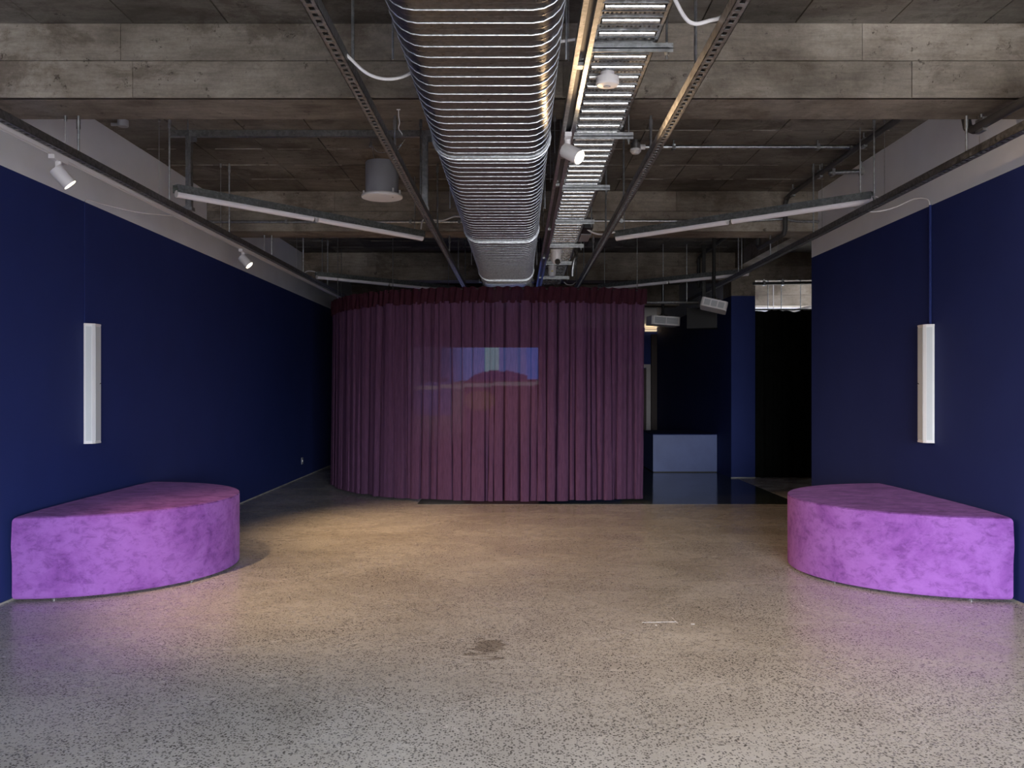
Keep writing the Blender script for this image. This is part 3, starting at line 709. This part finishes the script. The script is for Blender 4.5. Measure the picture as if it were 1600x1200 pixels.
part('tube', MB().tube(bez([(.62, 8.75, 2.66), (.62, 8.7, 2.56), (.62, 8.68, 2.5), (.60, 8.66, 2.47), (.58, 8.66, 2.36), (.58, 8.66, 2.30)]), .016, 10), M['galv'], t, True)

# white cables
def cable(pts, label, r=.006):
    return solo('cable', MB().tube(bez(pts), r, 8), M['cable'], pts[0], label, 'cable', None, True)
cable([(-.632, 3.30, 2.455), (-.55, 3.32, 2.385), (-.47, 3.34, 2.37), (-.39, 3.36, 2.40), (-.335, 3.38, 2.47)], 'white cable looping from strut to duct near the camera')
cable([(.135, 3.3, 2.49), (.19, 3.3, 2.498), (.235, 3.3, 2.505)], 'short white cable from duct to light track')
cable([(.53, 3.02, 2.575), (.60, 3.02, 2.455), (.68, 3.02, 2.46), (.725, 3.02, 2.475)], 'white cable sagging from cable tray to the right strut', .007)
cable([(-.80, 7.65, 2.58), (-.79, 7.65, 2.64), (-.76, 7.65, 2.665), (-.62, 7.65, 2.655), (-.5, 7.6, 2.68), (-.40, 7.6, 2.665)], 'white cable from left batten light to the duct', .007)
cable([(.58, 7.6, 2.62), (.66, 7.6, 2.555), (.75, 7.62, 2.53), (.88, 7.66, 2.555)], 'white cable from tray to the right batten light', .008)
cable([(2.50, 6.16, 2.54), (2.56, 6.2, 2.54), (2.56, 6.25, 2.50), (2.45, 6.25, 2.48)], 'short white lead curling off right batten light', .004)
cable([(-2.30, 10.4, 2.56), (-2.36, 10.35, 2.575), (-2.42, 10.3, 2.56), (-2.46, 10.25, 2.48)], 'white lead curling off rear left batten light', .006)
cable([(.62, 10.8, 2.50), (.66, 10.8, 2.47), (.72, 10.8, 2.47), (.76, 10.8, 2.5)], 'thin white lead behind the cable tray at the curtain', .006)
solo('anchor_wire', MB().tube(bez([(-.60, 4.62, 2.665), (-.6, 4.62, 2.63), (-.595, 4.62, 2.59), (-.60, 4.62, 2.56), (-.58, 4.62, 2.53)]), .0025, 5).tube([(-.61, 4.62, 2.662), (-.59, 4.62, 2.662)], .006, 6), M['cable'], (-.6, 4.62, 2.66), 'loose wire hanging from the front beam left of the duct', 'wire')

# ---------------------------------------------------------------- curtain
CUR = bez([(1.42, 9.46, 0), (1.0, 9.33, 0), (.5, 9.25, 0), (.05, 9.22, 0), (-.40, 9.25, 0), (-.82, 9.34, 0), (-1.20, 9.49, 0), (-1.50, 9.70, 0), (-1.86, 10.10, 0), (-2.12, 10.6, 0), (-2.235, 11.1, 0), (-2.22, 11.7, 0), (-2.02, 12.3, 0)], 24)
def resample(path, step):
    out = [path[0]]; acc = 0
    for a, b in zip(path, path[1:]):
        d = (b-a).length; s_ = step-acc
        while s_ <= d: out.append(a.lerp(b, s_/d)); s_ += step
        acc = (acc+d) % step
    return out
ZC0, ZC1, ZH = .030, 2.118, 2.262
def curtain():
    rnd = random.Random(5)
    step = .0085; S = resample(CUR, step); n = len(S)
    nor = []
    for i in range(n):
        t_ = (S[min(i+1, n-1)]-S[max(i-1, 0)]).normalized(); nor.append(Vector((t_.y, -t_.x, 0)) * (1))
    # make normals point outward (toward the room)
    cen = Vector((-.1, 11.6, 0))
    nor = [v if v.dot(p-cen) > 0 else -v for v, p in zip(nor, S)]
    bounds = [0.0]; total = (n-1)*step
    while bounds[-1] < total: bounds.append(bounds[-1] + rnd.choice([rnd.uniform(.035, .07), rnd.uniform(.07, .13), rnd.uniform(.08, .17)]))
    nb = len(bounds)
    amp = [rnd.uniform(.4, 1) for _ in range(nb)]; drift = [rnd.uniform(-1, 1) for _ in range(nb)]; hm = [rnd.uniform(-.006, .006) for _ in range(nb)]; latw = [rnd.choice([.05, .09, .12, .15]) for _ in range(nb)]
    zs = [ZC0 + (ZC1-ZC0)*(k/26) for k in range(27)]
    vs_ = []
    for z in zs:
        h = (z-ZC0)/(ZC1-ZC0)
        # fold edges wander a little with height
        bb = [bounds[j] + drift[j]*.03*(1-h)*math.sin(1.5+h*1.2) for j in range(nb)]
        j = 0
        for i in range(n):
            s_ = i*step
            while j < nb-2 and s_ > bb[j+1]: j += 1
            w_ = max(.01, bb[j+1]-bb[j]); u = min(1, max(0, (s_-bb[j])/w_))
            e_ = min(u, 1-u)/.17; lobe = (.84*min(1, e_)**.9 + .16*math.sin(math.pi*u)) if 0 < u < 1 else 0
            A = (.05 + .06*amp[j]) * min(1, w_/.07) * (.7+.3*(1-h))
            second = .006*math.sin(u*6.28*2+drift[j]*3)*(h) + .002*math.sin(s_*160)
            tg = Vector((-nor[i].y, nor[i].x, 0)); tg = tg if tg.dot(S[min(i+1, n-1)]-S[max(i-1, 0)]) > 0 else -tg
            lat = w_*latw[j]*(1 if u > .5 else -1)*(e_ if e_ < 1 else max(0, 1-(e_-1)/1.9))
            p = S[i] + nor[i]*(A*lobe + second - .05) + tg*lat
            p.x -= .05*(1-h)*math.exp(-s_/.25)
            vs_.append((p.x, p.y, z + (hm[j]*(1-h)**6 if z < .3 else 0)))
    fs = [(k*n+i, k*n+i+1, (k+1)*n+i+1, (k+1)*n+i) for k in range(len(zs)-1) for i in range(n-1)]
    t = thing('curtain', (0, 9.22, 0), 'sheer plum curtain hung in a curve across the room', 'curtain')
    o = part('drape', MB().add(vs_, fs), M['sheer'], t, True); 
    # hem fold: doubled cloth along the lower edge
    vs2 = []
    for k in range(3):
        for i in range(n):
            x, y, z = vs_[i]; q = Vector((x, y, 0)) + nor[i]*.003
            vs2.append((q.x, q.y, z - .001 + k*.022))
    part('hem', MB().add(vs2, [(k*n+i, k*n+i+1, (k+1)*n+i+1, (k+1)*n+i) for k in range(2) for i in range(n-1)]), M['sheer'], t, True)
    # gathered heading band
    vs3 = []; zz = [ZC1-.022+(ZH-ZC1+.022)*k/8 for k in range(9)]
    for k, z in enumerate(zz):
        h = k/8
        for i in range(n):
            s_ = i*step
            a = .012*math.sin(s_*78+1.3*math.sin(s_*9)+h*1.2) + .008*math.sin(s_*41+2*math.sin(s_*5)-h) + .004*math.sin(s_*150+h*4)
            p = S[i] + nor[i]*(.022 + a)
            vs3.append((p.x, p.y, z + (.006*math.sin(s_*55+math.sin(s_*13)) if k in (0, 8) else 0)))
    part('heading', MB().add(vs3, [(k*n+i, k*n+i+1, (k+1)*n+i+1, (k+1)*n+i) for k in range(8) for i in range(n-1)]), M['header'], t, True, 'dark gathered heading band')
    return S
S = curtain()
t = thing('curtain_rail', (0, 9.22, 2.25), 'curved rail carrying the plum curtain', 'curtain rail')
part('rail', MB().tube([p+Vector((0, 0, 2.245)) for p in S[::8]], .011, 8), M['black'], t, True)
for i in (12, 150, 330, 480, 600):
    if i < len(S):
        p = S[i]; part('drop_rod', MB().tube([(p.x, p.y, 2.245), (p.x, p.y, ztop(p.y))], .004, 6), M['galv_dark'], t)

# ---------------------------------------------------------------- projection screen behind the curtain
def screen():
    Y = 12.6; s = Y/1380
    X0, X1, Z0, Z1 = (640-802)*s, (841-802)*s, 1.2+(607-705)*s, 1.2+(607-543)*s
    t = thing('projection_screen', ((X0+X1)/2, Y, 0), 'glowing video screen glimpsed through the sheer curtain', 'screen')
    part('backing', MB().box(X0-.02, X1+.02, Y+.004, Y+.03, Z0-.02, Z1+.02), M['black'], t)
    for x in (X0+.1, X1-.1): part('leg', MB().box(x-.02, x+.02, Y+.03, Y+.07, .03, Z1).box(x-.03, x+.03, Y-.2, Y+.25, 0, .03), M['black'], t)
    nx_, nz_ = 100, 80; vs_ = []; cols = []
    def img(px, py):
        edge = 606 + (700-px)*.05 if px < 760 else 603 - (px-760)*.03
        if py < 596 - (px-700)*.02 and px > 700 or (px > 690 and py < 590):
            c = (.18, .26, .75)
            if 758 < px < 780: c = (.42, .72, .85)
            if px > 822: c = (.10, .24, .9)
            md = ((px-772)/44)**2 + ((py-604)/25)**2
            if md < 1 or (px > 790 and py > 582+(px-790)*.25-4 and px < 824): c = (.10, .035, .12)
            f = .8*min(1, max(.25, (px-690)/40)); return tuple(v*f for v in c)
        f = max(0, min(1, (700-py)/70)) * max(.15, min(1, (px-640)/30))
        if px <= 700 and py < edge-10: return (.03, .025, .05)
        if abs(py-edge+2) < 3: c = (.22, .19, .2)
        elif py < 650 and px < 705: c = (.08, .07, .18)
        elif px < 725: c = (.13, .10, .10)
        elif ((px-750)/24)**2 + ((py-626)/16)**2 < 1: c = (.17, .09, .05)
        else: c = (.10, .035, .045)
        return tuple(v*f for v in c)
    for k in range(nz_+1):
        for i in range(nx_+1):
            vs_.append((X0+(X1-X0)*i/nx_, Y, Z0+(Z1-Z0)*k/nz_)); cols.append(img(640+201*i/nx_, 705-162*k/nz_))
    fs = [(k*(nx_+1)+i, k*(nx_+1)+i+1, (k+1)*(nx_+1)+i+1, (k+1)*(nx_+1)+i) for k in range(nz_) for i in range(nx_)]
    m, n, b = mat('video_picture')
    b.inputs['Base Color'].default_value = (.01, .01, .01, 1)
    a = n.nodes.new('ShaderNodeVertexColor'); a.layer_name = 'picture'
    L(n, a.outputs[0], b.inputs['Emission Color']); b.inputs['Emission Strength'].default_value = 2.0
    o = part('picture', MB().add(vs_, fs), m, t)
    ca = o.data.color_attributes.new('picture', 'FLOAT_COLOR', 'POINT')
    for i, c in enumerate(cols): ca.data[i].color = (*c, 1)
screen()

# ---------------------------------------------------------------- rear right corner
t = thing('plinth', (2.46, 12.9, 0), 'low blue-grey plinth beside the curtain against the navy wall', 'plinth')
part('body', MB().box(2.0, 2.915, 12.64, 13.9, .012, .535), M['navy2'], t)
part('top', MB().box(1.995, 2.915, 12.635, 13.9, .535, .545), M['navy'], t)
part('plinth_base', MB().box(2.01, 2.915, 12.65, 13.89, 0, .012), M['black'], t)

def drape():
    rnd = random.Random(3)
    n = 140; vs_ = []; zs = [.0, .5, 1.0, 1.6, 2.1, 2.25]
    x0, x1 = 3.245, 4.6; ph = [rnd.uniform(0, 6.28) for _ in range(4)]
    for z in zs:
        for i in range(n+1):
            x = x0+(x1-x0)*i/n
            vs_.append((x, 11.90+.02*math.sin(x*48+ph[0]+math.sin(x*9))+.012*math.sin(x*23+ph[1]+z*.4), z + (.012*math.sin(x*14+ph[2])+.008*math.sin(x*31) if z > 2.2 else 0)))
    fs = [(k*(n+1)+i, k*(n+1)+i+1, (k+1)*(n+1)+i+1, (k+1)*(n+1)+i) for k in range(len(zs)-1) for i in range(n)]
    t = thing('black_drape', (3.9, 11.9, 0), 'floor-length black drape hung right of the blue column', 'drape')
    part('cloth', MB().add(vs_, fs), M['drape'], t, True)
    part('rail', MB().tube([(3.24, 11.90, 2.262), (7.0, 11.90, 2.262)], .012, 8), M['galv_dark'], t)
    part('cloth_return', MB().box(4.6, 7.0, 11.88, 11.92, .0, 2.25), M['drape'], t)
    for x in (3.44, 3.62, 3.88, 4.04): part('hanger_rod', MB().tube([(x, 11.93, 2.262), (x, 11.93, ZB)], .006, 6), M['galv'], t)
drape()
solo('sloping_duct', MB().tube([(3.9, 14.6, 2.28), (6.6, 14.6, 2.9)], .06, 10).tube([(4.3, 14.6, 2.36), (4.3, 14.6, 3.03)], .006, 6).tube([(6.2, 14.6, 2.8), (6.2, 14.6, 3.03)], .006, 6), M['white'], (5.2, 14.6, 2.5), 'pale sloping duct in the room beyond the black drape', 'duct')

def projector(c, rot, size, label, grilles):
    t = thing('projector', c, label, 'projector'); t.rotation_euler = rot
    ORG[t.name] = Vector((0,0,0)); w_, d_, h_ = size
    m = MB(); ch = .02
    m.prism([(-w_/2+ch, -d_/2), (w_/2-ch, -d_/2), (w_/2, -d_/2+ch), (w_/2, d_/2-ch), (w_/2-ch, d_/2), (-w_/2+ch, d_/2), (-w_/2, d_/2-ch), (-w_/2, -d_/2+ch)], -h_/2, h_/2)
    part('body', m, M['white'], t)
    gw = (w_-.06)/grilles
    for i in range(grilles):
        x0 = -w_/2+.03+gw*i+.006; x1 = x0+gw-.012
        g = part('vent', MB().box(x0, x1, -d_/2-.003, -d_/2, -h_/2+.018, h_/2-.018), M['can'], t)
        mm = MB()
        for k in range(6):
            z = -h_/2+.022+(h_-.044)*k/5; mm.box(x0, x1, -d_/2-.006, -d_/2-.003, z-.003, z+.003)
        part('louvre', mm, M['grille'], g)
    inv = t.rotation_euler.to_matrix().inverted()
    m = MB().lathe((0, 0, h_/2), [(.07, .012), (.07, .024), (.03, .03), (.02, .06), (.02, ZS-c[2]-h_/2)], 16)
    m.v = [tuple(inv @ Vector(v)) for v in m.v]
    part('mount', m, M['black'], t, True)
    return t
projector((2.34, 10.3, 2.165), (R(-8), R(14), R(-14)), (.30, .24, .105), 'white projector with three grilles tilted on a ceiling mount', 3)
projector((2.05, 12.1, 2.12), (0, R(3), R(8)), (.40, .30, .12), 'white projector half hidden behind the curtain edge', 2)
solo('curtain_pipe', MB().tube([(1.6, 11.2, 2.29), (2.35, 11.2, 2.29)], .018, 10).tube([(1.9, 11.2, 2.29), (1.9, 11.2, 3.03)], .005, 6).tube([(2.2, 11.2, 2.29), (2.2, 11.2, 3.03)], .005, 6), M['galv'], (1.9, 11.2, 2.29), 'short horizontal galvanised bar beyond the curtain edge', 'bar')
t = thing('speaker_box', (2.42, 11.3, 2.0), 'black loudspeaker hung beside the tilted projector', 'loudspeaker')
part('cabinet', MB().prism([(2.2, 11.2), (2.55, 11.05), (2.62, 11.35), (2.3, 11.45)], 1.96, 2.22), M['black'], t); part('bracket', MB().box(2.40, 2.44, 11.2, 11.24, 2.22, 3.03), M['black'], t)
# far wall: door with a pale frame, lit louvre
t = thing('door_frame', (2.74, 17.98, 0), 'pale door frame on the far wall beyond the curtain', 'door frame')
part('jamb', MB().box(2.70, 2.79, 17.93, 17.995, 0, 1.62), M['frame'], t); part('door_leaf', MB().box(2.2, 2.70, 17.96, 17.995, .01, 1.6), M['brown'], t); part('head', MB().box(2.2, 2.79, 17.93, 17.995, 1.62, 1.69), M['frame'], t)
t = thing('lit_louvre', (2.8, 17.9, 2.35), 'small warm-lit louvre high on the far wall', 'vent')
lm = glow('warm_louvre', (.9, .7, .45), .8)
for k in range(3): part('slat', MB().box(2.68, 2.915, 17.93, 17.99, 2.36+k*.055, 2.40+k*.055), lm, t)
solo('timber_post', MB().box(2.80, 2.915, 17.90, 17.995, 0, 2.30), M['brown'], (2.85, 17.95, 0), 'dark brown post at the far wall corner', 'post')

# ---------------------------------------------------------------- marks on the floor
t = thing('chalk_mark', (.85, 4.55, 0), 'faint white chalk scratches on the floor right of centre', 'chalk mark')
for (x0, y0, x1, y1, w_) in ((.66, 4.53, .84, 4.545, .002), (.84, 4.52, .83, 4.63, .0015), (.905, 4.505, .925, 4.503, .008), (.72, 4.48, .728, 4.48, .006)):
    d = Vector((x1-x0, y1-y0, 0)).normalized(); p = Vector((-d.y, d.x, 0))
    part('stroke', MB().obox(((x0+x1)/2, (y0+y1)/2, .0004), d, p, (0, 0, 1), math.hypot(x1-x0, y1-y0)/2, w_, .0004), M['white'], t)
